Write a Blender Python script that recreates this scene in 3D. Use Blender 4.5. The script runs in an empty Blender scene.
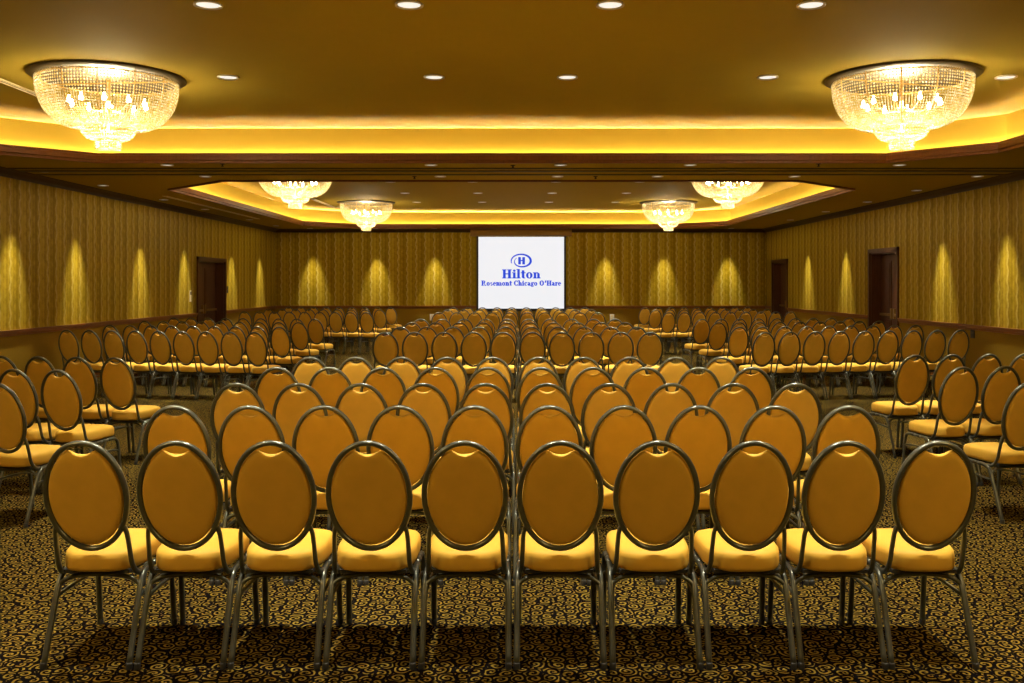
import bpy, bmesh, math, random
from mathutils import Vector, Matrix
random.seed(7)
scene = bpy.context.scene
COL = scene.collection
PI = math.pi
CZ = 1.58            # camera height
F = 940.0            # focal length in pixels of a 1024 px wide frame

# ------------------------------------------------------------------ materials
def new_mat(name):
    m = bpy.data.materials.new(name); m.use_nodes = True
    nt = m.node_tree; b = nt.nodes['Principled BSDF']
    return m, nt, b

class NB:
    """tiny helper to write node maths"""
    def __init__(s, nt): s.nt = nt
    def n(s, t, **k):
        x = s.nt.nodes.new(t)
        for a, v in k.items(): setattr(x, a, v)
        return x
    def val(s, sock, v):
        if isinstance(v, (int, float)): sock.default_value = v
        elif isinstance(v, (tuple, list)): sock.default_value = v
        else: s.nt.links.new(v, sock)
    def m(s, op, a, b=None, c=None):
        x = s.n('ShaderNodeMath', operation=op)
        s.val(x.inputs[0], a)
        if b is not None: s.val(x.inputs[1], b)
        if c is not None: s.val(x.inputs[2], c)
        return x.outputs[0]
    def mix(s, f, a, b):
        x = s.n('ShaderNodeMix', data_type='RGBA')
        s.val(x.inputs[0], f); s.val(x.inputs[6], a); s.val(x.inputs[7], b)
        return x.outputs[2]
    def smooth(s, v, lo, hi):
        x = s.n('ShaderNodeMapRange', interpolation_type='SMOOTHSTEP')
        s.val(x.inputs[0], v); s.val(x.inputs[1], lo); s.val(x.inputs[2], hi)
        return x.outputs[0]

def rgb(r, g, b): return (r, g, b, 1.0)

def simple(name, col, rough=0.6, metal=0.0, noise=0.0, nscale=30.0, sheen=0.0, spec=0.5, bump=0.0):
    m, nt, b = new_mat(name); nb = NB(nt)
    b.inputs['Roughness'].default_value = rough
    b.inputs['Metallic'].default_value = metal
    b.inputs['Specular IOR Level'].default_value = spec
    if sheen:
        b.inputs['Sheen Weight'].default_value = sheen
        b.inputs['Sheen Roughness'].default_value = 0.5
        b.inputs['Sheen Tint'].default_value = rgb(1.0, 0.75, 0.3)
    tc = nb.n('ShaderNodeTexCoord')
    nz = nb.n('ShaderNodeTexNoise'); nz.inputs['Scale'].default_value = nscale; nz.inputs['Detail'].default_value = 3
    nt.links.new(tc.outputs['Object'], nz.inputs['Vector'])
    dark = rgb(*[c * (1 - noise) for c in col]); lite = rgb(*[min(1, c * (1 + noise)) for c in col])
    nt.links.new(nb.mix(nz.outputs[0], dark, lite), b.inputs['Base Color'])
    if bump:
        bp = nb.n('ShaderNodeBump'); bp.inputs['Strength'].default_value = bump; bp.inputs['Distance'].default_value = 0.002
        nt.links.new(nz.outputs[0], bp.inputs['Height']); nt.links.new(bp.outputs[0], b.inputs['Normal'])
    return m

def emit(name, col, strength):
    m, nt, b = new_mat(name)
    b.inputs['Base Color'].default_value = rgb(*[c * .12 for c in col])
    b.inputs['Emission Color'].default_value = rgb(*col)
    b.inputs['Emission Strength'].default_value = strength
    return m

def wallpaper():
    m, nt, b = new_mat('gold_damask_wallpaper'); nb = NB(nt)
    tc = nb.n('ShaderNodeTexCoord'); sp = nb.n('ShaderNodeSeparateXYZ')
    nt.links.new(tc.outputs['Object'], sp.inputs[0])
    u = nb.m('ADD', sp.outputs[0], sp.outputs[1]); z = sp.outputs[2]
    wob = nb.m('MULTIPLY', nb.m('SINE', nb.m('MULTIPLY', z, 2 * PI / 0.32)), 0.022)
    uw = nb.m('ADD', u, wob)
    s1 = nb.m('SINE', nb.m('MULTIPLY', u, 2 * PI / 0.52))
    s2 = nb.m('SINE', nb.m('MULTIPLY', uw, 2 * PI / 0.26))
    s3 = nb.m('SINE', nb.m('MULTIPLY', u, 2 * PI / 0.087))
    mot = nb.m('MULTIPLY', nb.m('SINE', nb.m('MULTIPLY', z, 2 * PI / 0.16)), nb.m('COSINE', nb.m('MULTIPLY', u, 2 * PI / 0.26)))
    vor = nb.n('ShaderNodeTexNoise'); vor.inputs['Scale'].default_value = 26; vor.inputs['Detail'].default_value = 2
    nt.links.new(tc.outputs['Object'], vor.inputs['Vector'])
    f = nb.m('ADD', nb.m('MULTIPLY', s1, 0.16), nb.m('MULTIPLY', s2, 0.16))
    f = nb.m('ADD', f, nb.m('MULTIPLY', s3, 0.14))
    f = nb.m('ADD', f, nb.m('MULTIPLY', mot, 0.10))
    f = nb.m('ADD', f, nb.m('MULTIPLY', nb.m('SUBTRACT', vor.outputs[0], 0.5), 0.7))
    f = nb.smooth(f, -0.55, 0.62)
    col = nb.mix(f, rgb(0.215, 0.136, 0.004), rgb(0.43, 0.295, 0.022))
    uw2 = nb.m('ADD', u, nb.m('MULTIPLY', nb.m('SINE', nb.m('MULTIPLY', z, 2 * PI / 0.24)), 0.014))
    ln = nb.m('ABSOLUTE', nb.m('SUBTRACT', nb.m('FRACT', nb.m('DIVIDE', uw2, 0.26)), 0.5))
    pearl = nb.m('MULTIPLY', nb.smooth(ln, 0.38, 0.47), nb.m('MULTIPLY_ADD', vor.outputs[0], 0.7, 0.15))
    nt.links.new(nb.mix(pearl, col, rgb(0.56, 0.43, 0.12)), b.inputs['Base Color'])
    b.inputs['Roughness'].default_value = 0.5; b.inputs['Specular IOR Level'].default_value = 0.04
    return m

def carpet():
    m, nt, b = new_mat('scroll_carpet'); nb = NB(nt)
    tc = nb.n('ShaderNodeTexCoord')
    nz = nb.n('ShaderNodeTexNoise'); nz.inputs['Scale'].default_value = 14
    nt.links.new(tc.outputs['Object'], nz.inputs['Vector'])
    off = nb.n('ShaderNodeVectorMath', operation='MULTIPLY_ADD')
    nt.links.new(nz.outputs['Color'], off.inputs[0]); off.inputs[1].default_value = (0.03, 0.03, 0); nt.links.new(tc.outputs['Object'], off.inputs[2])
    vec = off.outputs[0]
    S = 16.0
    v1 = nb.n('ShaderNodeTexVoronoi', voronoi_dimensions='2D', feature='F1'); v1.inputs['Scale'].default_value = S; v1.inputs['Randomness'].default_value = 0.8
    v2 = nb.n('ShaderNodeTexVoronoi', voronoi_dimensions='2D', feature='DISTANCE_TO_EDGE'); v2.inputs['Scale'].default_value = S; v2.inputs['Randomness'].default_value = 0.8
    nt.links.new(vec, v1.inputs['Vector']); nt.links.new(vec, v2.inputs['Vector'])
    df = nb.n('ShaderNodeVectorMath', operation='SUBTRACT'); nt.links.new(vec, df.inputs[0]); nt.links.new(v1.outputs['Position'], df.inputs[1])
    sp = nb.n('ShaderNodeSeparateXYZ'); nt.links.new(df.outputs[0], sp.inputs[0])
    ang = nb.m('DIVIDE', nb.m('ARCTAN2', sp.outputs[1], sp.outputs[0]), 2 * PI)
    cs = nb.n('ShaderNodeSeparateColor'); nt.links.new(v1.outputs['Color'], cs.inputs[0])
    sgn = nb.m('SIGN', nb.m('SUBTRACT', cs.outputs[1], 0.5))
    sp_ = nb.m('FRACT', nb.m('ADD', nb.m('ADD', nb.m('MULTIPLY', ang, sgn), nb.m('MULTIPLY', v1.outputs['Distance'], 2.9)), cs.outputs[0]))
    tri = nb.m('ABSOLUTE', nb.m('SUBTRACT', sp_, 0.5))          # 0 .. 0.5
    band = nb.smooth(tri, 0.285, 0.33)
    gap = nb.smooth(v2.outputs['Distance'], 0.06, 0.11)
    f = nb.m('MULTIPLY', band, gap)
    pile = nb.n('ShaderNodeTexNoise'); pile.inputs['Scale'].default_value = 260
    nt.links.new(tc.outputs['Object'], pile.inputs['Vector'])
    gold = nb.mix(pile.outputs[0], rgb(0.15, 0.096, 0.011), rgb(0.30, 0.200, 0.034))
    dark = nb.mix(pile.outputs[0], rgb(0.003, 0.0025, 0.003), rgb(0.009, 0.007, 0.007))
    nt.links.new(nb.mix(f, dark, gold), b.inputs['Base Color'])
    b.inputs['Roughness'].default_value = 1.0; b.inputs['Specular IOR Level'].default_value = 0.0
    return m

def wood(name, c0, c1, rough=0.35):
    m, nt, b = new_mat(name); nb = NB(nt)
    tc = nb.n('ShaderNodeTexCoord'); mp = nb.n('ShaderNodeMapping'); mp.inputs['Scale'].default_value = (18, 18, 2)
    nt.links.new(tc.outputs['Object'], mp.inputs[0])
    nz = nb.n('ShaderNodeTexNoise'); nz.inputs['Scale'].default_value = 1.6; nz.inputs['Detail'].default_value = 5; nz.inputs['Distortion'].default_value = 1.2
    nt.links.new(mp.outputs[0], nz.inputs['Vector'])
    nt.links.new(nb.mix(nz.outputs[0], rgb(*c0), rgb(*c1)), b.inputs['Base Color'])
    b.inputs['Roughness'].default_value = rough; b.inputs['Specular IOR Level'].default_value = 0.25
    return m

def crystal():
    m = bpy.data.materials.new('cut_crystal'); m.use_nodes = True
    nt = m.node_tree; nb = NB(nt)
    for x in list(nt.nodes):
        if x.type != 'OUTPUT_MATERIAL': nt.nodes.remove(x)
    out = nt.nodes['Material Output']
    tr = nb.n('ShaderNodeBsdfTranslucent')
    tc = nb.n('ShaderNodeTexCoord'); vo = nb.n('ShaderNodeTexVoronoi'); vo.inputs['Scale'].default_value = 36
    nt.links.new(tc.outputs['Object'], vo.inputs['Vector']); sc = nb.n('ShaderNodeSeparateColor'); nt.links.new(vo.outputs['Color'], sc.inputs[0])
    nt.links.new(nb.mix(nb.m('POWER', sc.outputs[0], 1.6), rgb(0.66, 0.54, 0.24), rgb(1.0, 0.98, 0.90)), tr.inputs[0])  # sparkle painted in as random light and dark bead tints
    gl = nb.n('ShaderNodeBsdfGlossy'); gl.inputs[0].default_value = rgb(1, 0.97, 0.9); gl.inputs['Roughness'].default_value = 0.15
    df = nb.n('ShaderNodeBsdfTransparent'); df.inputs[0].default_value = rgb(1, 0.97, 0.9)
    m1 = nb.n('ShaderNodeMixShader'); m1.inputs[0].default_value = 0.3
    nt.links.new(tr.outputs[0], m1.inputs[1]); nt.links.new(df.outputs[0], m1.inputs[2])
    m2 = nb.n('ShaderNodeMixShader'); m2.inputs[0].default_value = 0.12
    nt.links.new(m1.outputs[0], m2.inputs[1]); nt.links.new(gl.outputs[0], m2.inputs[2])
    nt.links.new(m2.outputs[0], out.inputs[0])
    return m

M = {}
M['fabric'] = simple('gold_vinyl_fabric', (0.72, 0.425, 0.060), 0.55, noise=0.10, nscale=14, spec=0.15, bump=0.05)
M['metal'] = simple('bronze_green_tube', (0.125, 0.13, 0.11), 0.30, metal=0.62, noise=0.12, nscale=60)
M['rubber'] = simple('black_rubber', (0.03, 0.03, 0.03), 0.6, noise=0.1)
M['pan'] = simple('seat_underside', (0.02, 0.018, 0.015), 0.8, noise=0.1)
M['wallpaper'] = wallpaper()
M['dado'] = simple('dado_paper', (0.26, 0.155, 0.015), 0.7, noise=0.12, nscale=40, spec=0.05)
M['carpet'] = carpet()
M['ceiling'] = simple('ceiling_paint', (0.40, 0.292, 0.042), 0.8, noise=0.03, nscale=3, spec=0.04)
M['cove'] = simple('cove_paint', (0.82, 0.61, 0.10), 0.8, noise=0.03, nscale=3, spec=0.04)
M['wood'] = wood('mahogany', (0.11, 0.036, 0.008), (0.20, 0.070, 0.014), 0.5)
M['rail'] = wood('lit_rail_wood', (0.17, 0.062, 0.014), (0.30, 0.115, 0.026), 0.45)  # paler copy of the mahogany, wall-wash light painted into the rails
M['cornice'] = wood('dark_cornice', (0.045, 0.026, 0.012), (0.08, 0.045, 0.02), 0.5)
M['doorwood'] = wood('door_wood', (0.05, 0.018, 0.008), (0.11, 0.04, 0.016), 0.4)
M['track'] = simple('partition_track', (0.10, 0.085, 0.045), 0.5, metal=0.3, noise=0.1)
M['brass'] = simple('brass', (0.75, 0.5, 0.16), 0.3, metal=1.0, noise=0.05)
M['aged'] = simple('aged_brass', (0.30, 0.19, 0.06), 0.4, metal=0.8, noise=0.1)
M['bronze'] = simple('dark_bronze', (0.045, 0.030, 0.012), 0.5, metal=0.4, noise=0.1)
M['crystal'] = crystal()
M['bulb'] = emit('chandelier_bulb', (1.0, 0.86, 0.55), 40.0)
M['strip'] = emit('cove_light_strip', (1.0, 0.79, 0.38), 34.0)
M['strip2'] = emit('upper_cove_light_strip', (1.0, 0.90, 0.66), 150.0)
M['lamp'] = emit('downlight_lamp', (1.0, 0.95, 0.82), 0.95)
M['ring'] = simple('white_metal_ring', (0.62, 0.55, 0.42), 0.35, metal=0.2, noise=0.05)
M['slot'] = simple('slot_diffuser', (0.80, 0.68, 0.42), 0.5, noise=0.05)
M['black'] = simple('black_mask', (0.012, 0.012, 0.014), 0.6, noise=0.1)
M['white_plastic'] = simple('white_plastic', (0.8, 0.76, 0.66), 0.4, noise=0.03)
M['housing'] = wood('screen_case', (0.22, 0.12, 0.025), (0.30, 0.165, 0.04), 0.5)
M['screen'] = emit('projected_white', (0.88, 0.89, 0.93), 0.96)
M['blue'] = emit('projected_blue', (0.006, 0.06, 0.72), 0.95)

# ------------------------------------------------------------------ mesh helpers
class MB:
    def __init__(s): s.bm = bmesh.new(); s.mi = 0
    def face(s, vs):
        try:
            f = s.bm.faces.new(vs); f.material_index = s.mi; return f
        except ValueError: return None
    def quad(s, *ps): s.face([s.bm.verts.new(p) for p in ps])
    def box(s, x0, x1, y0, y1, z0, z1):
        v = [s.bm.verts.new((x, y, z)) for x in (x0, x1) for y in (y0, y1) for z in (z0, z1)]
        for q in ((0, 1, 3, 2), (4, 6, 7, 5), (0, 4, 5, 1), (2, 3, 7, 6), (0, 2, 6, 4), (1, 5, 7, 3)):
            s.face([v[i] for i in q])
    def loft(s, loops, closed_loop=True, cap0=False, cap1=False, wrap=False):
        """loops: list of lists of points"""
        L = [[s.bm.verts.new(p) for p in lp] for lp in loops]
        n = len(L[0])
        rng = range(len(L)) if wrap else range(len(L) - 1)
        for i in rng:
            a, b = L[i], L[(i + 1) % len(L)]
            for j in range(n if closed_loop else n - 1):
                k = (j + 1) % n
                s.face([a[j], a[k], b[k], b[j]])
        if cap0: s.face(list(reversed(L[0])))
        if cap1: s.face(L[-1])
        return L
    def tube(s, pts, r, r2=None, seg=8, closed=False, up=None, caps=True):
        pts = [Vector(p) for p in pts]; n = len(pts); r2 = r2 or r
        loops = []; prev = None
        for i, p in enumerate(pts):
            if closed: t = (pts[(i + 1) % n] - pts[i - 1]).normalized()
            else: t = (pts[min(i + 1, n - 1)] - pts[max(i - 1, 0)]).normalized()
            if up is not None: a = Vector(up)
            elif prev is not None: a = prev
            else: a = Vector((1, 0, 0)) if abs(t.x) < 0.9 else Vector((0, 1, 0))
            a = (a - t * a.dot(t)).normalized(); prev = a
            b = t.cross(a)
            loops.append([p + a * (r * math.cos(2 * PI * j / seg)) + b * (r2 * math.sin(2 * PI * j / seg)) for j in range(seg)])
        s.loft(loops, cap0=caps and not closed, cap1=caps and not closed, wrap=closed)
    def lathe(s, prof, n=32, cx=0, cy=0):
        loops = [[(cx + r * math.cos(2 * PI * j / n), cy + r * math.sin(2 * PI * j / n), z) for j in range(n)] for r, z in prof]
        s.loft(loops, cap0=prof[0][0] > 1e-6, cap1=prof[-1][0] > 1e-6)
    def mesh(s, name, mats, smooth=True, fix=True):
        if fix: bmesh.ops.recalc_face_normals(s.bm, faces=s.bm.faces)
        me = bpy.data.meshes.new(name); s.bm.to_mesh(me); s.bm.free()
        for m in (mats if isinstance(mats, (list, tuple)) else [mats]): me.materials.append(m)
        for p in me.polygons: p.use_smooth = smooth
        return me
    def build(s, name, mats, parent=None, smooth=True, fix=True):
        return link(name, s.mesh(name, mats, smooth, fix), parent)

def link(name, data, parent=None, loc=None):
    o = bpy.data.objects.new(name, data); COL.objects.link(o)
    if parent is not None: o.parent = parent
    if loc is not None: o.location = loc
    return o
def tag(o, label=None, cat=None, group=None, kind=None):
    for k, v in (('label', label), ('category', cat), ('group', group), ('kind', kind)):
        if v: o[k] = v
    return o
def thing(name, label, cat, loc=(0, 0, 0), rz=0, group=None):
    o = bpy.data.objects.new(name, None); COL.objects.link(o)
    o.location = loc; o.rotation_euler = (0, 0, rz); o.empty_display_size = 0.1
    return tag(o, label, cat, group)
def copy_tree(o, parent=None, depth=0):
    c = o.copy(); COL.objects.link(c)
    if parent is not None: c.parent = parent
    for ch in list(o.children): copy_tree(ch, c)
    return c
def smooth_path(pts, k=4):
    """Catmull-Rom through the points"""
    P = [Vector(p) for p in pts]; out = []
    for i in range(len(P) - 1):
        p0 = P[max(i - 1, 0)]; p1 = P[i]; p2 = P[i + 1]; p3 = P[min(i + 2, len(P) - 1)]
        for j in range(k):
            t = j / k
            out.append(0.5 * ((2 * p1) + (p2 - p0) * t + (2 * p0 - 5 * p1 + 4 * p2 - p3) * t * t + (3 * p1 - p0 - 3 * p2 + p3) * t ** 3))
    out.append(P[-1]); return out
ORD = ['first', 'second', 'third', 'fourth', 'fifth', 'sixth', 'seventh', 'eighth', 'ninth', 'tenth']

# ------------------------------------------------------------------ the setting
XW, D, YB = 7.1, 27.2, -3.0      # half width, far wall, wall behind the camera
ZS = CZ + 1.56                   # low ceiling
ZU = CZ + 2.05                   # ceiling inside the recesses
RAIL = 0.925

fl = MB(); fl.quad((-XW - .3, YB - .3, 0), (XW + .3, YB - .3, 0), (XW + .3, D + .3, 0), (-XW - .3, D + .3, 0))
tag(fl.build('floor', M['carpet'], smooth=False), kind='structure')

DOORS = {'left': [(20.68, 22.52)], 'right': [(17.70, 19.05), (25.03, 26.4)]}
DTOP = {('left', 0): 2.08, ('right', 0): 2.18, ('right', 1): 2.14}
def side_wall(side):
    sg = -1 if side == 'left' else 1
    mb = MB(); x0, x1 = sorted((sg * XW, sg * (XW + 0.35)))
    ys = [YB - .3]
    for a, b in DOORS[side]: ys += [a, b]
    ys.append(D + .3)
    for i in range(0, len(ys), 2):
        mb.mi = 1; mb.box(x0, x1, ys[i], ys[i + 1], 0, RAIL - .04)
        mb.mi = 0; mb.box(x0, x1, ys[i], ys[i + 1], RAIL - .04, ZS + .05)
    for i, (a, b) in enumerate(DOORS[side]):
        mb.mi = 0; mb.box(x0, x1, a, b, DTOP[(side, i)], ZS + .05)
    tag(mb.build('wall_' + side, [M['wallpaper'], M['dado']], smooth=False), kind='structure')
side_wall('left'); side_wall('right')
for nm, y0, y1 in (('wall_back', D, D + .3), ('wall_front', YB - .3, YB)):
    mb = MB(); mb.mi = 1; mb.box(-XW, XW, y0, y1, 0, RAIL - .04); mb.mi = 0; mb.box(-XW, XW, y0, y1, RAIL - .04, ZS + .05)
    tag(mb.build(nm, [M['wallpaper'], M['dado']], smooth=False), kind='structure')

# chair rails, baseboards, cornice: one run per wall, moulded profile
def run(name, prof, side, spans, mat):
    """prof: (out from wall, z); spans along the wall"""
    mb = MB()
    for a, b in spans:
        if side == 'left': L = [[(-XW + o, t, z) for o, z in prof] for t in (a, b)]
        elif side == 'right': L = [[(XW - o, t, z) for o, z in prof] for t in (a, b)]
        elif side == 'back': L = [[(t, D - o, z) for o, z in prof] for t in (a, b)]
        else: L = [[(t, YB + o, z) for o, z in prof] for t in (a, b)]
        mb.loft(L, cap0=True, cap1=True)
    return tag(mb.build(name, mat, smooth=False), kind='structure')
rail_p = [(0, RAIL - .085), (.018, RAIL - .08), (.02, RAIL - .055), (.035, RAIL - .045), (.035, RAIL - .012), (.045, RAIL - .006), (.045, RAIL), (0, RAIL)]
base_p = [(0, 0), (.02, 0), (.02, .10), (.012, .12), (0, .12)]
corn_p = [(0, ZS - .10), (.025, ZS - .10), (.035, ZS - .07), (.09, ZS - .03), (.14, ZS - .012), (.15, ZS), (0, ZS)]
def spans(side, pad=0.09):
    out = []; y = YB
    for a, b in DOORS.get(side, []): out.append((y, a - pad)); y = b + pad
    out.append((y, D)); return out
n = 1
for side in ('left', 'right', 'back', 'front'):
    sp = spans(side) if side in DOORS else [(-XW, XW)]
    run('trim_%d' % n, rail_p, side, sp, M['rail']); n += 1
    run('baseboard_' + side, base_p, side, sp, M['wood'])
    run('trim_%d' % n, corn_p, side, [(YB, D)] if side in DOORS else [(-XW, XW)], M['cornice']); n += 1

# ceiling with two octagonal recesses
def octagon(c, o):
    xl, xr, y0, y1, ch = c
    xl -= o; xr += o; y0 -= o; y1 += o; k = ch + 0.586 * o
    return [(xl + k, y0), (xr - k, y0), (xr, y0 + k), (xr, y1 - k), (xr - k, y1), (xl + k, y1), (xl, y1 - k), (xl, y0 + k)]
COFFERS = [(-6.35, 5.62, -1.6, 12.0, 0.95), (-5.80, 5.50, 14.25, 26.4, 1.3)]
ce = MB()
x0, x1 = -XW - .3, XW + .3
yc = YB - .3
for c in COFFERS:
    o = 0.035
    xl, xr, y0, y1, ch = c[0] - o, c[1] + o, c[2] - o, c[3] + o, c[4] + .586 * o
    ce.quad((x0, yc, ZS), (x1, yc, ZS), (x1, y0, ZS), (x0, y0, ZS))
    ce.quad((x0, y0, ZS), (xl, y0, ZS), (xl, y1, ZS), (x0, y1, ZS))
    ce.quad((xr, y0, ZS), (x1, y0, ZS), (x1, y1, ZS), (xr, y1, ZS))
    for tri in (((xl, y0), (xl + ch, y0), (xl, y0 + ch)), ((xr, y0), (xr, y0 + ch), (xr - ch, y0)), ((xl, y1), (xl, y1 - ch), (xl + ch, y1)), ((xr, y1), (xr - ch, y1), (xr, y1 - ch))):
        ce.face([ce.bm.verts.new((x, y, ZS)) for x, y in tri])
    yc = y1
ce.quad((x0, yc, ZS), (x1, yc, ZS), (x1, D + .3, ZS), (x0, D + .3, ZS))
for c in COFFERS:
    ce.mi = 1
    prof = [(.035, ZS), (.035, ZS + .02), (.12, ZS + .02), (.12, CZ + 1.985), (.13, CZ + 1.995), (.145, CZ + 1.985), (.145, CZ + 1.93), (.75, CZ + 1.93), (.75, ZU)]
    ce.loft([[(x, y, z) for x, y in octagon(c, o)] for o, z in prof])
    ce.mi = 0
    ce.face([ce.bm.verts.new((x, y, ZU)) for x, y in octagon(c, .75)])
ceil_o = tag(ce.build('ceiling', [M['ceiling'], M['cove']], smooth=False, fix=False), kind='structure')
for c in COFFERS:
    mb = MB()
    prof = [(.035, ZS - .03), (0, ZS - .03), (0, ZS + .0), (-.018, ZS + .012), (-.018, ZS + .065), (0, ZS + .075), (0, ZS + .10), (.035, ZS + .10)]
    mb.loft([[(x, y, z) for x, y in octagon(c, o)] for o, z in prof], wrap=True)
    tag(mb.build('trim_%d' % n, M['wood'], smooth=False), kind='structure'); n += 1
    for o, z in ((.078, ZS + .03), (.60, CZ + 1.945)):
        mb = MB()
        P = [(x, y) for x, y in octagon(c, o)]
        mb.loft([[(x, y, zz) for x, y in octagon(c, oo)] for oo, zz in ((o - .012, z), (o - .012, z + .012), (o + .012, z + .012), (o + .012, z))], wrap=True)
        mb.build('light_strip', M['strip2' if o > .3 else 'strip'], ceil_o, smooth=False)

# partition tracks across the low ceiling between the recesses
for yy, w in ((12.72, .05), (13.0, .10), (13.45, .05)):
    mb = MB()
    for a, b in ((0, w * .35), (w * .65, w)): mb.box(-XW + .16, XW - .16, yy + a, yy + b, ZS - .016, ZS + .01)
    mb.box(-XW + .16, XW - .16, yy + w * .35, yy + w * .65, ZS - .004, ZS + .01)
    tag(mb.build('trim_%d' % n, M['track'], smooth=False), kind='structure'); n += 1

# doors: double doors set into the walls
def door(idx, side, a, b, top):
    sg = -1 if side == 'left' else 1
    X = lambda d: sg * (XW + d)
    root = bpy.data.objects.new('door_%d' % idx, None); COL.objects.link(root); root.location = (X(0), (a + b) / 2, 0)
    tag(root, kind='structure')
    inv = Matrix.Translation(-root.location)
    def put(mb, name, mat):
        bmesh.ops.transform(mb.bm, matrix=inv, verts=mb.bm.verts); return mb.build(name, mat, root, smooth=False)
    def bx(mb, d0, d1, y0, y1, z0, z1):
        xs = sorted((X(d0), X(d1))); mb.box(xs[0], xs[1], y0, y1, z0, z1)
    fr = MB()
    for y0, y1 in ((a - .08, a), (b, b + .08)): bx(fr, -.035, .01, y0, y1, 0, top + .08); 
    bx(fr, -.035, .01, a - .08, b + .08, top, top + .08)
    for y0, y1 in ((a, a + .025), (b - .025, b)): bx(fr, 0, .24, y0, y1, 0, top)
    bx(fr, 0, .24, a, b, top - .025, top)
    put(fr, 'door_frame', M['doorwood'])
    mid = (a + b) / 2
    for y0, y1, hy in ((a + .028, mid - .003, mid - .08), (mid + .003, b - .028, mid + .08)):
        lf = MB(); bx(lf, .20, .24, y0, y1, .01, top - .03)
        m_ = .11
        for z0, z1 in ((.2, .86), (1.06, top - .16)):      # raised panels with a moulded edge
            bx(lf, .188, .2, y0 + m_, y1 - m_, z0, z1); bx(lf, .178, .188, y0 + m_ + .05, y1 - m_ - .05, z0 + .05, z1 - .05)
        leaf = put(lf, 'door_leaf', M['doorwood'])
        h = MB(); yy0, yy1 = (y0 + .09, hy - .03) if hy < mid else (hy + .03, y1 - .09)
        bx(h, .135, .165, yy0, yy1, .93, .98)
        bx(h, .16, .20, hy - .022, hy + .022, .88, 1.08)
        bmesh.ops.transform(h.bm, matrix=inv, verts=h.bm.verts)
        hd = h.build('handle', M['aged'], leaf, smooth=False)
door(1, 'left', *DOORS['left'][0], DTOP[('left', 0)])
door(2, 'right', *DOORS['right'][0], DTOP[('right', 0)])
door(3, 'right', *DOORS['right'][1], DTOP[('right', 1)])

# ------------------------------------------------------------------ chair
TILT = math.radians(13.5)
BC = Vector((0, -0.24, 0.7005)); BU = Vector((0, -math.sin(TILT), math.cos(TILT))); BN = Vector((0, math.cos(TILT), math.sin(TILT)))
def bp(x, v, d=0): return BC + Vector((x, 0, 0)) + BU * v + BN * d
RA, RB = 0.167, 0.232
def seat_mesh():
    mb = MB(); N = 40; y0, y1 = -.185, .25; yc, hy = (y0 + y1) / 2, (y1 - y0) / 2
    def out(k, z):
        L = []
        for j in range(N):
            t = 2 * PI * j / N; c, s_ = math.cos(t), math.sin(t)
            e = 0.50 if s_ > 0 else 0.68
            y = yc + hy * k * math.copysign(abs(s_) ** e, s_)
            w = .168 + (.176 - .168) * (y - y0) / (y1 - y0)
            dip = -0.012 * max(0, (y - .12) / .13) ** 2
            L.append((w * k * math.copysign(abs(c) ** e, c), y, z + dip))
        return L
    mb.loft([out(.93, .372), out(.985, .377), out(1.0, .392), out(1.0, .425), out(.985, .440), out(.93, .452), out(.78, .461), out(.5, .466), out(.2, .468)], cap0=True, cap1=True)
    return mb.mesh('seat', M['fabric'])
def back_mesh():
    mb = MB(); N = 64; a, b = RA - .0125, RB - .0165
    B = []
    for j in range(N):
        t = 2 * PI * j / N
        if t > PI: t -= 2 * PI
        t = t * (0.55 + 0.45 * abs(t) / PI)               # denser near the top
        x, v = a * math.sin(t), b * math.cos(t)
        if v > 0 and abs(x) < 0.054:
            q = abs(x) / 0.054; ve = b * math.sqrt(1 - (0.054 / a) ** 2)
            v = (b - .036) + (ve - b + .036) * q * q
        B.append((x, v))
    cx, cv = 0, -.01
    def lp(k, d):
        w = max(0.0, (k - .78) / .22); L = []
        for x, v in B:
            ve = b * math.sqrt(max(0, 1 - (x / a) ** 2)) if v > 0 else v
            vv = v * w + ve * (1 - w)
            L.append(bp(cx + (x - cx) * k, cv + (vv - cv) * k, d))
        return L
    mb.loft([lp(.15, -.0170), lp(.4, -.0168), lp(.65, -.0160), lp(.78, -.0150), lp(.87, -.0136), lp(.95, -.0108), lp(.99, -.006), lp(1, 0), lp(.985, .010), lp(.93, .018), lp(.78, .024), lp(.5, .029), lp(.15, .030)], cap0=True, cap1=True)
    return mb.mesh('backrest', M['fabric'])
def ring_mesh():
    mb = MB(); N = 44
    pts = [bp(RA * math.sin(2 * PI * j / N), RB * math.cos(2 * PI * j / N)) for j in range(N)]
    mb.tube(pts, .0145, .0115, seg=8, closed=True, up=BN)
    for s in (-1, 1):
        mb.tube(smooth_path([bp(s * .138, -.125), bp(s * .150, -.165, .004), (s * .154, -.178, .47), (s * .157, -.160, .405), (s * .162, -.125, .362), (s * .166, -.07, .350), (s * .166, -.02, .350)], 3), .010, .0115, seg=8)
    return mb.mesh('back_frame', M['metal'])
def leg_mesh(front, s):
    mb = MB()
    if front: P = [(s * .174, .268, .012), (s * .173, .257, .10), (s * .172, .244, .22), (s * .171, .230, .305), (s * .170, .205, .340), (s * .169, .160, .351), (s * .169, .10, .352)]
    else: P = [(s * .1785, -.240, .012), (s * .1775, -.206, .10), (s * .1765, -.158, .22), (s * .1755, -.124, .30), (s * .174, -.095, .338), (s * .171, -.055, .351), (s * .169, .02, .352)]
    mb.tube(smooth_path(P, 2), .0125, seg=8)
    return mb.mesh('leg', M['metal'])
def glide_mesh(front, s):
    mb = MB(); x, y = (s * .174, .268) if front else (s * .1785, -.240)
    mb.lathe([(.013, 0), (.0138, .004), (.0138, .022), (.0128, .026)], 10, x, y)
    return mb.mesh('foot_glide', M['rubber'])
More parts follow.
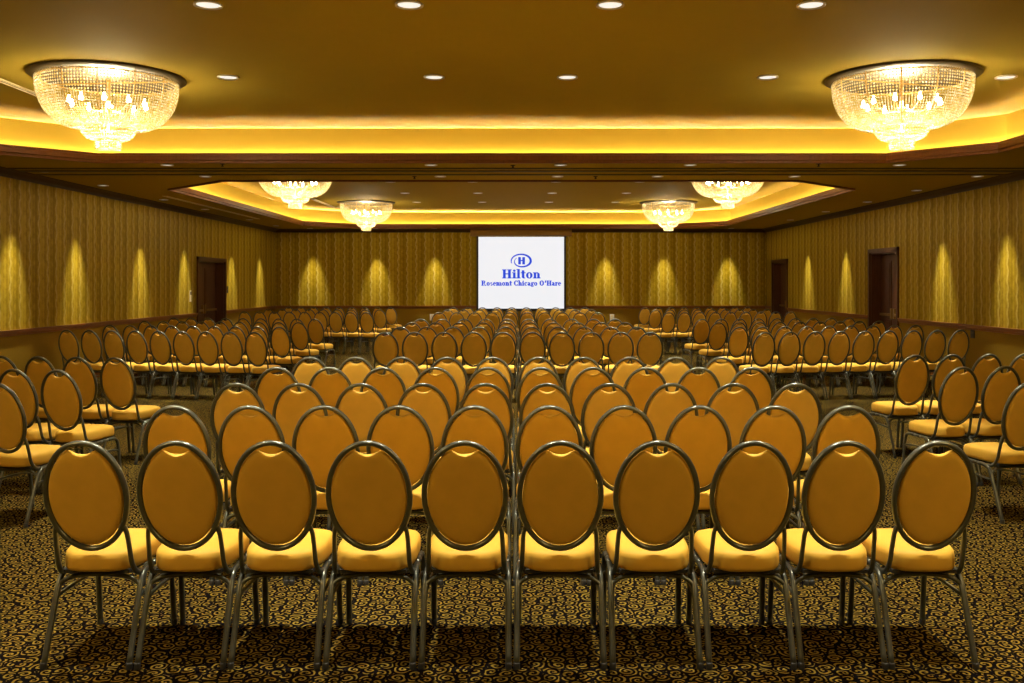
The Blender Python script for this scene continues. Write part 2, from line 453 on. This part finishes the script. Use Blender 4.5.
def frame_mesh():
    mb = MB()
    for s in (-1, 1):
        mb.tube([(s * .169, .10, .352), (s * .169, .02, .352)], .0125)
        mb.tube(smooth_path([(s * .172, .243, .245), (s * .171, .17, .262), (s * .171, .04, .268), (s * .176, -.138, .262)], 3), .0075, seg=6)
    mb.tube([(-.168, .15, .352), (.168, .15, .352)], .010)
    mb.tube([(-.170, -.07, .350), (.170, -.07, .350)], .010)
    mb.tube(smooth_path([(-.1755, -.122, .303), (-.135, -.118, .332), (-.06, -.112, .344), (.06, -.112, .344), (.135, -.118, .332), (.1755, -.122, .303)], 3), .009, seg=6)
    return mb.mesh('seat_frame', M['metal'])
def pan_mesh():
    mb = MB(); mb.loft([[(-.14, -.15, z), (.14, -.15, z), (.15, .22, z), (-.15, .22, z)] for z in (.360, .375)], cap0=True, cap1=True)
    return mb.mesh('seat_pan', M['pan'], smooth=False)
ME = dict(seat=seat_mesh(), backrest=back_mesh(), back_frame=ring_mesh(), seat_frame=frame_mesh(), seat_pan=pan_mesh())
LEGS = [(f, s, leg_mesh(f, s), glide_mesh(f, s)) for f in (0, 1) for s in (-1, 1)]
def make_chair(glides):
    t = thing('banquet_chair', '', 'chair')
    for k in ('seat', 'backrest', 'back_frame', 'seat_frame', 'seat_pan'): link(k, ME[k], t)
    for f, s, me, gm in LEGS:
        l = link('leg', me, t)
        if glides: link('foot_glide', gm, l)
    return t
protos = {True: None, False: None}
def place_chair(x, y, rz, sx, label, group, glides, sz=1.0):
    if protos[glides] is None: t = protos[glides] = make_chair(glides)
    else: t = copy_tree(protos[glides])
    t.location = (x, y, 0); t.rotation_euler = (0, 0, rz + math.radians(random.uniform(-.3, .3))); t.scale = (sx, 1, sz)
    t['label'] = label; t['group'] = group
ROWS = {'front': [3.85, 4.92, 5.93, 6.98, 8.05], 'middle': [12.45, 13.95, 15.5, 17.0], 'rear': [20.8, 22.9, 25.0]}
XC, SP = -.035, .389
FIRST = [-1.777, -1.394, -1.009, -.620, -.227, .164, .557, .948, 1.322, 1.694]
for blk, rows in ROWS.items():
    for r, d in enumerate(rows):
        jx = random.uniform(-.012, .012)
        for i in range(10):
            xx, rz, sx = (FIRST[i], 0, (.985, .985, .99, 1, 1, 1, 1, .97, .96, .96)[i]) if (blk, r) == ('front', 0) else (XC + jx + (i - 4.5) * SP, 0, 1.0)
            place_chair(xx, d + .24, rz, sx,
                        'gold oval-back banquet chair, %s from the left in %s row of %s centre block' % (ORD[i], ORD[r] if r else 'nearest', blk),
                        'chairs of the %s centre block' % blk, blk == 'front', [1.008, 1.012, 1.02, 1.027, 1.018][r] if blk == 'front' else 1.0)
def side_block(side, blk, r, d, cnt, phi, x_in, sp=.366):
    sg = -1 if side == 'left' else 1
    c, s = math.cos(phi), math.sin(phi)
    for i in range(cnt):
        rx, ry = sg * (x_in + sp * i * c), d + sp * i * s          # middle of the back
        rz = sg * phi                                              # turned towards the screen
        fx, fy = -math.sin(rz), math.cos(rz)
        place_chair(rx + .24 * fx, ry + .24 * fy, rz, sp / .392,
                    'gold oval-back banquet chair, %s from the centre in %s row of %s %s block' % (ORD[i], ORD[r] if r else 'nearest', blk, side),
                    'chairs of the %s %s block' % (blk, side), blk == 'front')
PHI = math.radians(12)
for r, (dl, dr, cnt) in enumerate(((6.1, 6.2, 1), (7.05, 7.30, 2), (8.2, 8.50, 4))):
    side_block('left', 'front', r, dl, cnt, math.radians(9), [3.36, 3.44, 3.51][r])
    side_block('right', 'front', r, dr, cnt, math.radians(9), [3.33, 3.40, 3.54][r])
for r, d in enumerate(ROWS['middle']):
    side_block('left', 'middle', r, d, 9, PHI, [3.50, 3.56, 3.64, 3.70][r], .353)
    side_block('right', 'middle', r, d, 9, PHI, [3.22, 3.23, 3.25, 3.27][r])
for r, d in enumerate(ROWS['rear']):
    side_block('left', 'rear', r, d, 9, PHI, [3.40, 3.42, 3.44][r])
    side_block('right', 'rear', r, d, 9, PHI, [3.27, 3.28, 3.30][r])

# ------------------------------------------------------------------ lamps
WARM = (1.0, 0.93, 0.72)
def spot(name, loc, energy, angle, blend, parent=None, rot=(0, 0, 0), size=.05, col=WARM):
    l = bpy.data.lights.new(name, 'SPOT'); l.energy = energy; l.spot_size = math.radians(angle); l.spot_blend = blend
    l.shadow_soft_size = size; l.color = col
    o = bpy.data.objects.new(name, l); COL.objects.link(o); o.location = loc; o.rotation_euler = rot
    if parent is not None: o.parent = parent
    return o
def ring_m(r):
    mb = MB(); mb.lathe([(r * .80, .0), (r * .84, -.006), (r * .95, -.012), (r, -.010), (r, 0)], 24); return mb.mesh('downlight_rim', M['ring'])
def lens_m(r):
    mb = MB(); mb.lathe([(r * .80, -.001), (r * .8, -.003), (r * .4, -.006), (1e-7, -.007)], 24); return mb.mesh('downlight_lens', M['lamp'])
RB_, LB_ = ring_m(.105), lens_m(.105); RS_, LS_ = ring_m(.085), lens_m(.085)
def downlight(x, y, z, label, group, energy, angle=66, blend=.6, small=False, rot=(0, 0, 0)):
    t = thing('downlight', label, 'ceiling light', (x, y, z), 0, group)
    link('rim', RS_ if small else RB_, t); link('lamp', LS_ if small else LB_, t)
    spot('downlight_beam', (0, 0, -.03), energy, angle, blend, t, rot)
E1 = 520
near = [(6.92, [-2.30, -.82, .66, 2.14]), (9.35, [-2.91, -.86, .467, 2.46, 4.83])]
for r, (y, xs) in enumerate(near):
    for i, x in enumerate(xs):
        downlight(x, y, ZU, 'recessed round downlight, %s from the left in %s row of near ceiling recess' % (ORD[i], ('nearest', 'second')[r]), 'downlights of the near ceiling recess', E1)
for y, e in ((1.9, .4), (4.34, .8), (16.6, 1.0)):      # rows of lamps above the frame or behind the low ceiling band
    for x in (-2.3, -.85, .65, 2.15): spot('downlight_beam', (x, y, ZU - .03), E1 * e, 66, .6)
for r, y in enumerate((19.0, 21.4, 23.8)):
    for i, x in enumerate((-2.63, -.97, .72, 2.41)):
        downlight(x, y, ZU, 'recessed round downlight, %s from the left in %s row of far ceiling recess' % (ORD[i], ('nearest', 'second', 'third')[r]), 'downlights of the far ceiling recess', E1)
for i, y in enumerate((18.9, 21.3)):
    downlight(4.95, y, ZU, 'recessed downlight beside the lit right edge of far ceiling recess, %s one' % ('nearer' if i == 0 else 'farther'), 'edge downlights of the far ceiling recess', E1 * .6)
for r, (y, xs) in enumerate(((12.4, [-4.66, -1.18, .53, 2.24, 5.0]), (13.72, [-4.6, -1.17, .54, 2.0, 4.0]))):
    for i, x in enumerate(xs):
        downlight(x, y, ZS, 'small downlight in low ceiling band between recesses, %s from the left, %s of track' % (ORD[i], ('near side', 'far side')[r]), 'downlights of the low ceiling band', E1 * .7, small=True)
EW = 400
for side, ys in (('left', [13.1, 15.0, 17.55, 19.85, 23.1, 25.6]), ('right', [13.7, 15.8, 18.05, 20.5, 23.2])):
    sg = -1 if side == 'left' else 1
    for i, y in enumerate(ys):
        downlight(sg * 6.66, y, ZS, 'small wall-wash downlight along the %s wall, %s from the camera' % (side, ORD[i]), 'wall-wash downlights by the side walls', EW, 34, 1.0, True, (0, -sg * math.radians(11), 0))
for i, x in enumerate((-6.0, -4.14, -2.46, 2.46, 4.14, 6.0)):
    downlight(x, 26.78, ZS, 'small wall-wash downlight before the far wall, %s from the left' % ORD[i], 'wall-wash downlights by the far wall', EW, 34, 1.0, True, (math.radians(11), 0, 0))

# linear slot diffusers on the ceiling
for nm, x, ya, yb, z in (('near ceiling recess left of the chandelier', -5.25, 8.2, 10.4, ZU), ('far ceiling recess beyond the left chandeliers', -5.05, 22.6, 25.3, ZU), ('low ceiling strip along the left wall', -6.36, 16.8, 22.8, ZS)):
    mb = MB()
    mb.box(x - .045, x - .03, ya, yb, z - .012, z); mb.box(x + .03, x + .045, ya, yb, z - .012, z); mb.box(x - .006, x + .006, ya, yb, z - .008, z)
    mb.box(x - .03, x + .03, ya, ya + .02, z - .012, z); mb.box(x - .03, x + .03, yb - .02, yb, z - .012, z)
    t = thing('slot_diffuser', 'long narrow air slot in the ' + nm, 'air vent', (0, 0, 0))
    mb.build('slot_frame', M['slot'], t, smooth=False)
    mb = MB(); mb.box(x - .03, x + .03, ya + .02, yb - .02, z - .003, z); mb.build('slot_opening', M['black'], t, smooth=False)

# ------------------------------------------------------------------ chandeliers
def beads(mb, prof, n, step, r0, stretch=1.15):
    """rows of faceted beads hung on n strands along a profile of (radius, z)"""
    P = []
    for (ra, za), (rb, zb) in zip(prof, prof[1:]):
        k = max(1, round(math.hypot(rb - ra, zb - za) / step))
        P += [(ra + (rb - ra) * t / k, za + (zb - za) * t / k) for t in range(k)]
    P.append(prof[-1])
    for r, z in P:
        for j in range(n):
            a = 2 * PI * (j + .0) / n
            rr = min(r0, PI * r / n * 1.0)
            c = Vector((r * math.cos(a), r * math.sin(a), z))
            e1 = Vector((math.cos(a), math.sin(a), 0)); e2 = Vector((-math.sin(a), math.cos(a), 0)); e3 = Vector((0, 0, 1))
            v = [mb.bm.verts.new(c + d) for d in (e1 * rr, -e1 * rr, e2 * rr, -e2 * rr, e3 * r0 * stretch, -e3 * r0 * stretch)]
            for q in ((0, 2, 4), (2, 1, 4), (1, 3, 4), (3, 0, 4), (2, 0, 5), (1, 2, 5), (3, 1, 5), (0, 3, 5)):
                mb.face([v[i] for i in q])
def arc(r0, z0, r1, z1, n=10, e=1.0):
    out = []
    for i in range(n + 1):
        t = i / n * PI / 2
        out.append((r1 + (r0 - r1) * math.cos(t) ** e, z0 + (z1 - z0) * math.sin(t)))
    return out
bowl = MB(); beads(bowl, [(.655, -.05)] + arc(.655, -.075, .265, -.51, 12, .85), 140, .0285, .0105); bowl = bowl.mesh('crystal_bowl', M['crystal'], smooth=False, fix=False)
tier = MB(); beads(tier, arc(.265, -.45, .13, -.625, 7, .8), 56, .027, .0108); tier = tier.mesh('crystal_tier', M['crystal'], smooth=False, fix=False)
drop = MB(); beads(drop, [(.118, -.60), (.115, -.715)], 30, .022, .0115); beads(drop, [(.115, -.715), (.05, -.72)], 20, .022, .010); drop = drop.mesh('crystal_drop', M['crystal'], smooth=False, fix=False)
rim = MB()
rim.lathe([(.64, 0), (.735, 0), (.735, -.012), (.72, -.022), (.67, -.030), (.64, -.024)], 64)
rim = rim.mesh('bronze_rim', M['bronze'])
plate_m = MB(); plate_m.lathe([(.14, 0), (.14, -.012), (.12, -.02), (.02, -.022)], 48); plate_m = plate_m.mesh('top_plate', M['pan'])
ribs = MB()
for k in range(12):
    a = 2 * PI * (k + .5) / 12
    ribs.tube([((r - .02) * math.cos(a), (r - .02) * math.sin(a), z) for r, z in [(.655, -.03)] + arc(.655, -.075, .265, -.51, 8, .85)], .006, seg=6)
for r, z in ((.645, -.05), (.245, -.505), (.11, -.62)):
    ribs.tube([(r * math.cos(2 * PI * j / 32), r * math.sin(2 * PI * j / 32), z) for j in range(48)], .007, seg=6, closed=True)
ribs = ribs.mesh('brass_ribs', M['brass'])
bulbm = MB(); bulbm.lathe([(1e-7, -.028), (.012, -.024), (.020, -.012), (.022, 0), (.016, .016), (.009, .028), (.009, .05), (1e-7, .05)], 12); bulbm = bulbm.mesh('bulb', M['bulb'])
stem = MB(); stem.lathe([(.02, -.02), (.02, -.30), (.06, -.32), (.06, -.36), (.015, -.38), (.015, -.62)], 16)
for k in range(10):
    a = 2 * PI * k / 10
    stem.tube(smooth_path([(.04 * math.cos(a), .04 * math.sin(a), -.34), (.2 * math.cos(a), .2 * math.sin(a), -.37), (.36 * math.cos(a), .36 * math.sin(a), -.30)], 3), .006, seg=6)
stem = stem.mesh('stem', M['brass'])
EC = 145
cpos = [(-4.10, 9.35, 'over the left of the front rows'), (3.79, 9.35, 'over the right of the front rows'), (-4.0, 16.7, 'in far recess, larger of its left pair'), (3.68, 16.7, 'in far recess, larger of its right pair'), (-3.92, 23.9, 'in far recess, smaller of its left pair'), (3.76, 23.9, 'in far recess, smaller of its right pair')]
ch0 = None
for x in (-4.0, 3.7):  # added fill for the chair backs, where an unbuilt chandelier pair would hang
    l = bpy.data.lights.new('chandelier_or_fill_glow', 'POINT'); l.energy = 190; l.color = (1, .74, .34); l.shadow_soft_size = .4
    link('chandelier_or_fill_glow', l, None, (x, 1.6, ZU - .35))
for i, (x, y, w) in enumerate(cpos):
    lab = 'large glowing crystal bowl chandelier ' + w if i < 2 else 'glowing crystal chandelier ' + w
    if ch0 is None:
        t = ch0 = thing('chandelier', lab, 'chandelier', (x, y, ZU), 0, 'crystal chandeliers')
        for nm, me in (('bronze_rim', rim), ('top_plate', plate_m), ('crystal_bowl', bowl), ('crystal_tier', tier), ('crystal_drop', drop), ('brass_ribs', ribs), ('stem', stem)): link(nm, me, t)
        for k in range(10):
            a = 2 * PI * k / 10
            link('bulb', bulbm, t, (.36 * math.cos(a), .36 * math.sin(a), -.27))
        l = bpy.data.lights.new('chandelier_or_fill_glow', 'POINT'); l.energy = EC; l.color = (1, .80, .44); l.shadow_soft_size = .07
        link('chandelier_or_fill_glow', l, t, (0, 0, -.37))
        l = bpy.data.lights.new('chandelier_glow_high', 'POINT'); l.energy = EC * .6; l.color = (1, .84, .52); l.shadow_soft_size = .16
        link('chandelier_glow_high', l, t, (0, 0, -.24))
        l2 = bpy.data.lights.new('chandelier_glow_low', 'POINT'); l2.energy = EC * .2; l2.color = (1, .82, .5); l2.shadow_soft_size = .05
        link('chandelier_glow_low', l2, t, (0, 0, -.56))
    else:
        t = copy_tree(ch0); t.location = (x, y, ZU); t.rotation_euler = (0, 0, i * .4); t['label'] = lab

# ------------------------------------------------------------------ projection screen
SY = D - .12
def px(x, y, dep): return ((x - 520.5) * dep / F, CZ + (283 - y) * dep / F)
scr = thing('wall_mounted_screen', 'white projection screen on the far wall showing blue hotel lettering and emblem', 'projection screen', ((521.2 - 520.5) * SY / F, SY, CZ))
inv = Matrix.Translation(-scr.location)
def sput(mb, name, mat, smooth=False):
    bmesh.ops.transform(mb.bm, matrix=inv, verts=mb.bm.verts); return mb.build(name, mat, scr, smooth)
xa, zt = px(478.4, 236.9, SY); xb, zb = px(564.0, 308.6, SY)
mb = MB(); mb.box(xa, xb, SY - .006, SY, zb, zt); sput(mb, 'screen_surface', M['screen'])
mb = MB()
mb.box(xa - .055, xa, SY - .007, SY + .002, zb - .05, zt + .02); mb.box(xb, xb + .055, SY - .007, SY + .002, zb - .05, zt + .02); mb.box(xa, xb, SY - .007, SY + .002, zb - .05, zb)
mb.tube([(xa - .06, SY - .003, zb - .06), (xb + .06, SY - .003, zb - .06)], .018)
sput(mb, 'black_border', M['black'])
xa2, zt2 = px(470.6, 229.8, SY); xb2, zb2 = px(571.6, 236.2, SY)
mb = MB()
prof = [(-.13, zb2), (-.15, zb2 + .02), (-.15, zt2 - .03), (-.17, zt2 - .02), (-.17, min(zt2, ZS - .011)), (.06, min(zt2, ZS - .011)), (.06, zb2)]
mb.loft([[(x, SY + o, z) for o, z in prof] for x in (xa2, xb2)], cap0=True, cap1=True)
sput(mb, 'screen_case', M['housing'])

# lettering drawn stroke by stroke: thick stems, thin joins, slab serifs
class Glyph(MB):
    bold = 0.0
    def rect(s, x0, x1, y0, y1):
        b = s.bold; x0 -= b * .6; x1 += b * .6; y0 -= b * .5; y1 += b * .5
        s.quad((x0, 0, y0), (x1, 0, y0), (x1, 0, y1), (x0, 0, y1))
    def stem(s, x, y0, y1, w=.2, foot=True, head='both'):
        s.rect(x, x + w, y0, y1); q = .09; t = .055
        if foot: s.rect(x - q, x + w + q, y0, y0 + t)
        if head == 'both': s.rect(x - q, x + w + q, y1 - t, y1)
        elif head == 'left': s.rect(x - q, x + w * .5, y1 - t, y1)
    def ring(s, cx, cy, rx, ry, tx, ty, a0=0, a1=360, n=28):
        """elliptical stroke, tx thick at the sides and ty at top and bottom"""
        b = s.bold; rx += b * .3; ry += b * .3; tx += b; ty += b
        for i in range(n):
            P = []
            for k in (i, i + 1):
                a = math.radians(a0 + (a1 - a0) * k / n); c, q = math.cos(a), math.sin(a)
                P.append(((cx + rx * c, 0, cy + ry * q), (cx + (rx - tx) * c, 0, cy + (ry - ty) * q)))
            s.quad(P[0][0], P[1][0], P[1][1], P[0][1])
XH = .66
def glyph(g, ch, x):
    """draws one letter at x, returns its advance; cap height 1"""
    g_ = g
    if ch == 'H': g.stem(x + .09, 0, 1, .22); g.stem(x + .62, 0, 1, .22); g.rect(x + .3, x + .63, .47, .54); return 1.0
    if ch == 'R':
        g.stem(x + .09, 0, 1, .22); g.ring(x + .42, .74, .34, .26, .2, .06, -90, 90, 14); g.rect(x + .3, x + .44, .94, 1); g.rect(x + .3, x + .44, .48, .54)
        g.quad((x + .44, 0, .5), (x + .58, 0, .5), (x + .88, 0, 0), (x + .66, 0, 0)); g.rect(x + .64, x + .94, 0, .05); return .98
    if ch == 'C': g.ring(x + .46, .5, .42, .52, .22, .06, 48, 312); g.rect(x + .72, x + .77, .68, .98); g.rect(x + .72, x + .77, .03, .26); return .88
    if ch == 'O': g.ring(x + .48, .5, .45, .52, .24, .06); return .98
    if ch == 'i': g.stem(x + .09, 0, XH, .2, head='left'); g.ring(x + .19, .87, .12, .12, .119, .119); return .40
    if ch == 'l': g.stem(x + .09, 0, 1.04, .2, head='left'); return .40
    if ch == 't': g.rect(x + .12, x + .32, .08, .9); g.rect(x, x + .46, XH - .06, XH); g.ring(x + .32, .16, .2, .18, .19, .07, 180, 320, 10); return .48
    if ch == 'o': g.ring(x + .34, .33, .32, .36, .19, .05); return .70
    if ch == 'n' or ch == 'm' or ch == 'h':
        g.stem(x + .09, 0, 1.04 if ch == 'h' else XH, .2, head='left'); q = x + .09
        for _ in range(2 if ch == 'm' else 1):
            g.ring(q + .29, .42, .27, .26, .19, .07, 0, 130, 12); g.stem(q + .36, 0, .43, .2, head=None); q += .40
        return q - x + .28
    if ch == 's':
        g.ring(x + .27, .48, .2, .2, .1, .07, 40, 250, 14); g.ring(x + .27, .18, .22, .2, .12, .07, -140, 80, 14); g.quad((x + .12, 0, .40), (x + .2, 0, .30), (x + .46, 0, .24), (x + .40, 0, .36)); return .54
    if ch == 'e': g.ring(x + .32, .33, .30, .36, .18, .05, 0, 318, 22); g.rect(x + .13, x + .61, .33, .385); return .64
    if ch == 'c': g.ring(x + .32, .33, .30, .36, .18, .05, 50, 315, 20); g.ring(x + .48, .54, .09, .09, .089, .089, n=10); return .60
    if ch == 'a': g.ring(x + .26, .46, .24, .22, .17, .06, 0, 160, 12); g.stem(x + .33, 0, .47, .18, foot=False, head=None); g.ring(x + .27, .19, .25, .21, .17, .05, 60, 330, 18); g.rect(x + .4, x + .62, 0, .06); return .64
    if ch == 'g': g.ring(x + .29, .44, .25, .24, .15, .05); g.ring(x + .3, -.08, .30, .18, .10, .06); g.rect(x + .5, x + .66, .60, .66); g.rect(x + .1, x + .4, .09, .16); return .64
    if ch == 'r': g.stem(x + .09, 0, XH, .2, head='left'); g.ring(x + .42, .42, .2, .25, .12, .1, 60, 180, 10); g.ring(x + .46, .56, .09, .09, .089, .089, n=10); return .54
    if ch == "'": g.rect(x + .16, x + .34, .62, 1.0); return .46
    return .34
def text(s, bold):
    g = Glyph(); x = 0; g.bold = bold
    for ch in s: x += glyph(g, ch, x) + .04
    return g, x - .04
def place_text(s, x0, x1, ytop, ybase, name, bold):
    g, w = text(s, bold); xa, zt = px(x0, ytop, SY); xb, zb = px(x1, ybase, SY)
    bmesh.ops.transform(g.bm, matrix=Matrix.Translation((xa, SY - .009, zb)) @ Matrix.Diagonal(((xb - xa) / w, 1, zt - zb, 1)), verts=g.bm.verts)
    r = bmesh.ops.extrude_face_region(g.bm, geom=list(g.bm.faces))
    bmesh.ops.translate(g.bm, vec=(0, .002, 0), verts=[v for v in r['geom'] if isinstance(v, bmesh.types.BMVert)])
    return sput(g, name, M['blue'])
WORD = 'Hil' + 'ton'
place_text(WORD, 502.4, 540.6, 269.6, 278.2, 'lettering', .045)['label'] = 'large blue serif word'
place_text("Rosemont Chicago O'Hare", 481.6, 561.0, 280.7, 285.5, 'lettering', .085)['label'] = 'small blue serif line'
g = Glyph()
def e2(cx, cy, a): pass
pts = []                                  # an oval swoosh whose end curls in under the letter
n_ = 60
for k in range(n_ + 1):
    a = math.radians(200 - 420 * k / n_ * 1.0); kk = k / n_
    rx, ry = 1.0, 1.0
    if kk > .50: q = (kk - .50) / .50; rx, ry = 1 - .42 * q ** 1.3, 1 - .36 * q ** 1.3
    w = .09 + .15 * math.sin(PI * min(1, kk * 1.02)) ** 1.0
    pts.append((rx * math.cos(a), ry * math.sin(a), w))
for (xa_, ya_, wa), (xb_, yb_, wb) in zip(pts, pts[1:]):
    g.quad((xa_ * 1.45, 0, ya_), (xb_ * 1.45, 0, yb_), (xb_ * (1.45 - wb * 1.3), 0, yb_ * (1 - wb)), (xa_ * (1.45 - wa * 1.3), 0, ya_ * (1 - wa)))
for x0_, x1_ in ((-.42, -.06), (.14, .50)): g.rect(x0_, x1_, -.48, .52)
g.rect(-.06, .14, -.02, .12)
cx, cz = px(521.3, 260.9, SY); sc = 7.3 * SY / F
bmesh.ops.transform(g.bm, matrix=Matrix.Translation((cx, SY - .009, cz)) @ Matrix.Scale(sc, 4), verts=g.bm.verts)
r = bmesh.ops.extrude_face_region(g.bm, geom=list(g.bm.faces)); bmesh.ops.translate(g.bm, vec=(0, .002, 0), verts=[v for v in r['geom'] if isinstance(v, bmesh.types.BMVert)])
sput(g, 'emblem', M['blue'])

# ------------------------------------------------------------------ small fittings on the walls
def plate(name, label, cat, loc, axis, w, h, mat, face_mat, detail):
    t = thing(name, label, cat, loc); sgn = -1 if axis == 'R' else 1
    def mk(a0, a1, z0, z1, d0, d1, nm, m_):
        mb = MB()
        if axis == 'B': mb.box(a0, a1, -d1, -d0, z0, z1)
        else:
            xs = sorted((sgn * d0, sgn * d1)); mb.box(xs[0], xs[1], a0, a1, z0, z1)
        mb.build(nm, m_, t, smooth=False)
    mk(-w / 2, w / 2, -h / 2, h / 2, .001, .012, 'plate', mat)
    for a0, a1, z0, z1 in detail: mk(a0 * w, a1 * w, z0 * h, z1 * h, .012, .016, 'socket' if cat == 'wall socket' else 'button', face_mat)
two = [(-.3, .3, .08, .4), (-.3, .3, -.4, -.08)]
for x, w in ((432, 'left'), (612, 'right')):
    X_, Z_ = px(x, 318, D)
    plate('wall_socket', 'white wall socket low on the far wall, %s of the screen' % w, 'wall socket', (X_, D, Z_ + .02), 'B', .12, .18, M['white_plastic'], M['slot'], two)
plate('wall_socket', 'dark socket plate below the rail on the right wall', 'wall socket', (XW, 14.75, .80), 'R', .12, .17, M['bronze'], M['black'], two)
plate('wall_control', 'small dark control box beside the left wall double door', 'wall control', (-XW, 22.75, 1.42), 'L', .13, .17, M['bronze'], M['black'], two)
plate('wall_phone', 'pale narrow wall handset before the left wall double door', 'wall phone', (-XW, 20.2, 1.30), 'L', .09, .24, M['slot'], M['bronze'], [(-.3, .3, .1, .4)])
for i, (x, y, z, w) in enumerate(((-.1, 12.45, ZS, 'in the low ceiling band, near its middle'), (-3.9, 12.3, ZS, 'in the low ceiling band toward the left'), (3.9, 12.3, ZS, 'in the low ceiling band toward the right'), (-1.55, 13.75, ZS, 'beyond the ceiling track, left of the middle'), (1.1, 13.75, ZS, 'beyond the ceiling track, right of the middle'))):
    t = thing('ceiling_sprinkler', 'tiny dark sprinkler head ' + w, 'sprinkler', (x, y, z), 0, 'sprinkler heads')
    mb = MB(); mb.lathe([(.035, 0), (.035, -.006), (.012, -.01), (.012, -.03), (.005, -.032)], 12); mb.build('body', M['bronze'], t)
    mb = MB(); mb.lathe([(.022, -.032), (.022, -.036), (.004, -.040)], 12); mb.build('deflector', M['bronze'], t)

# ------------------------------------------------------------------ world, camera, view
w = bpy.data.worlds.new('World'); scene.world = w; w.use_nodes = True
w.node_tree.nodes['Background'].inputs[0].default_value = (0.02, 0.014, 0.006, 1); w.node_tree.nodes['Background'].inputs[1].default_value = 1
cam = bpy.data.cameras.new('Camera'); co = bpy.data.objects.new('Camera', cam); COL.objects.link(co)
co.location = (0, 0, CZ); co.rotation_euler = (PI / 2, 0, 0)
cam.sensor_fit = 'HORIZONTAL'; cam.sensor_width = 36; cam.lens = 36 * F / 1024
cam.shift_x = -(520.5 - 512) / 1024; cam.shift_y = -(341.5 - 283) / 1024
cam.clip_start = .05; cam.clip_end = 200
scene.camera = co
vs = scene.view_settings
vs.view_transform = 'Standard'; vs.look = 'None'; vs.gamma = 1; vs.use_curve_mapping = False; vs.exposure = 0.0
scene.cycles.use_denoising = True
scene.cycles.max_bounces = 7; scene.cycles.diffuse_bounces = 4; scene.cycles.transparent_max_bounces = 12
scene.cycles.use_light_tree = True
scene.cycles.sample_clamp_indirect = 6
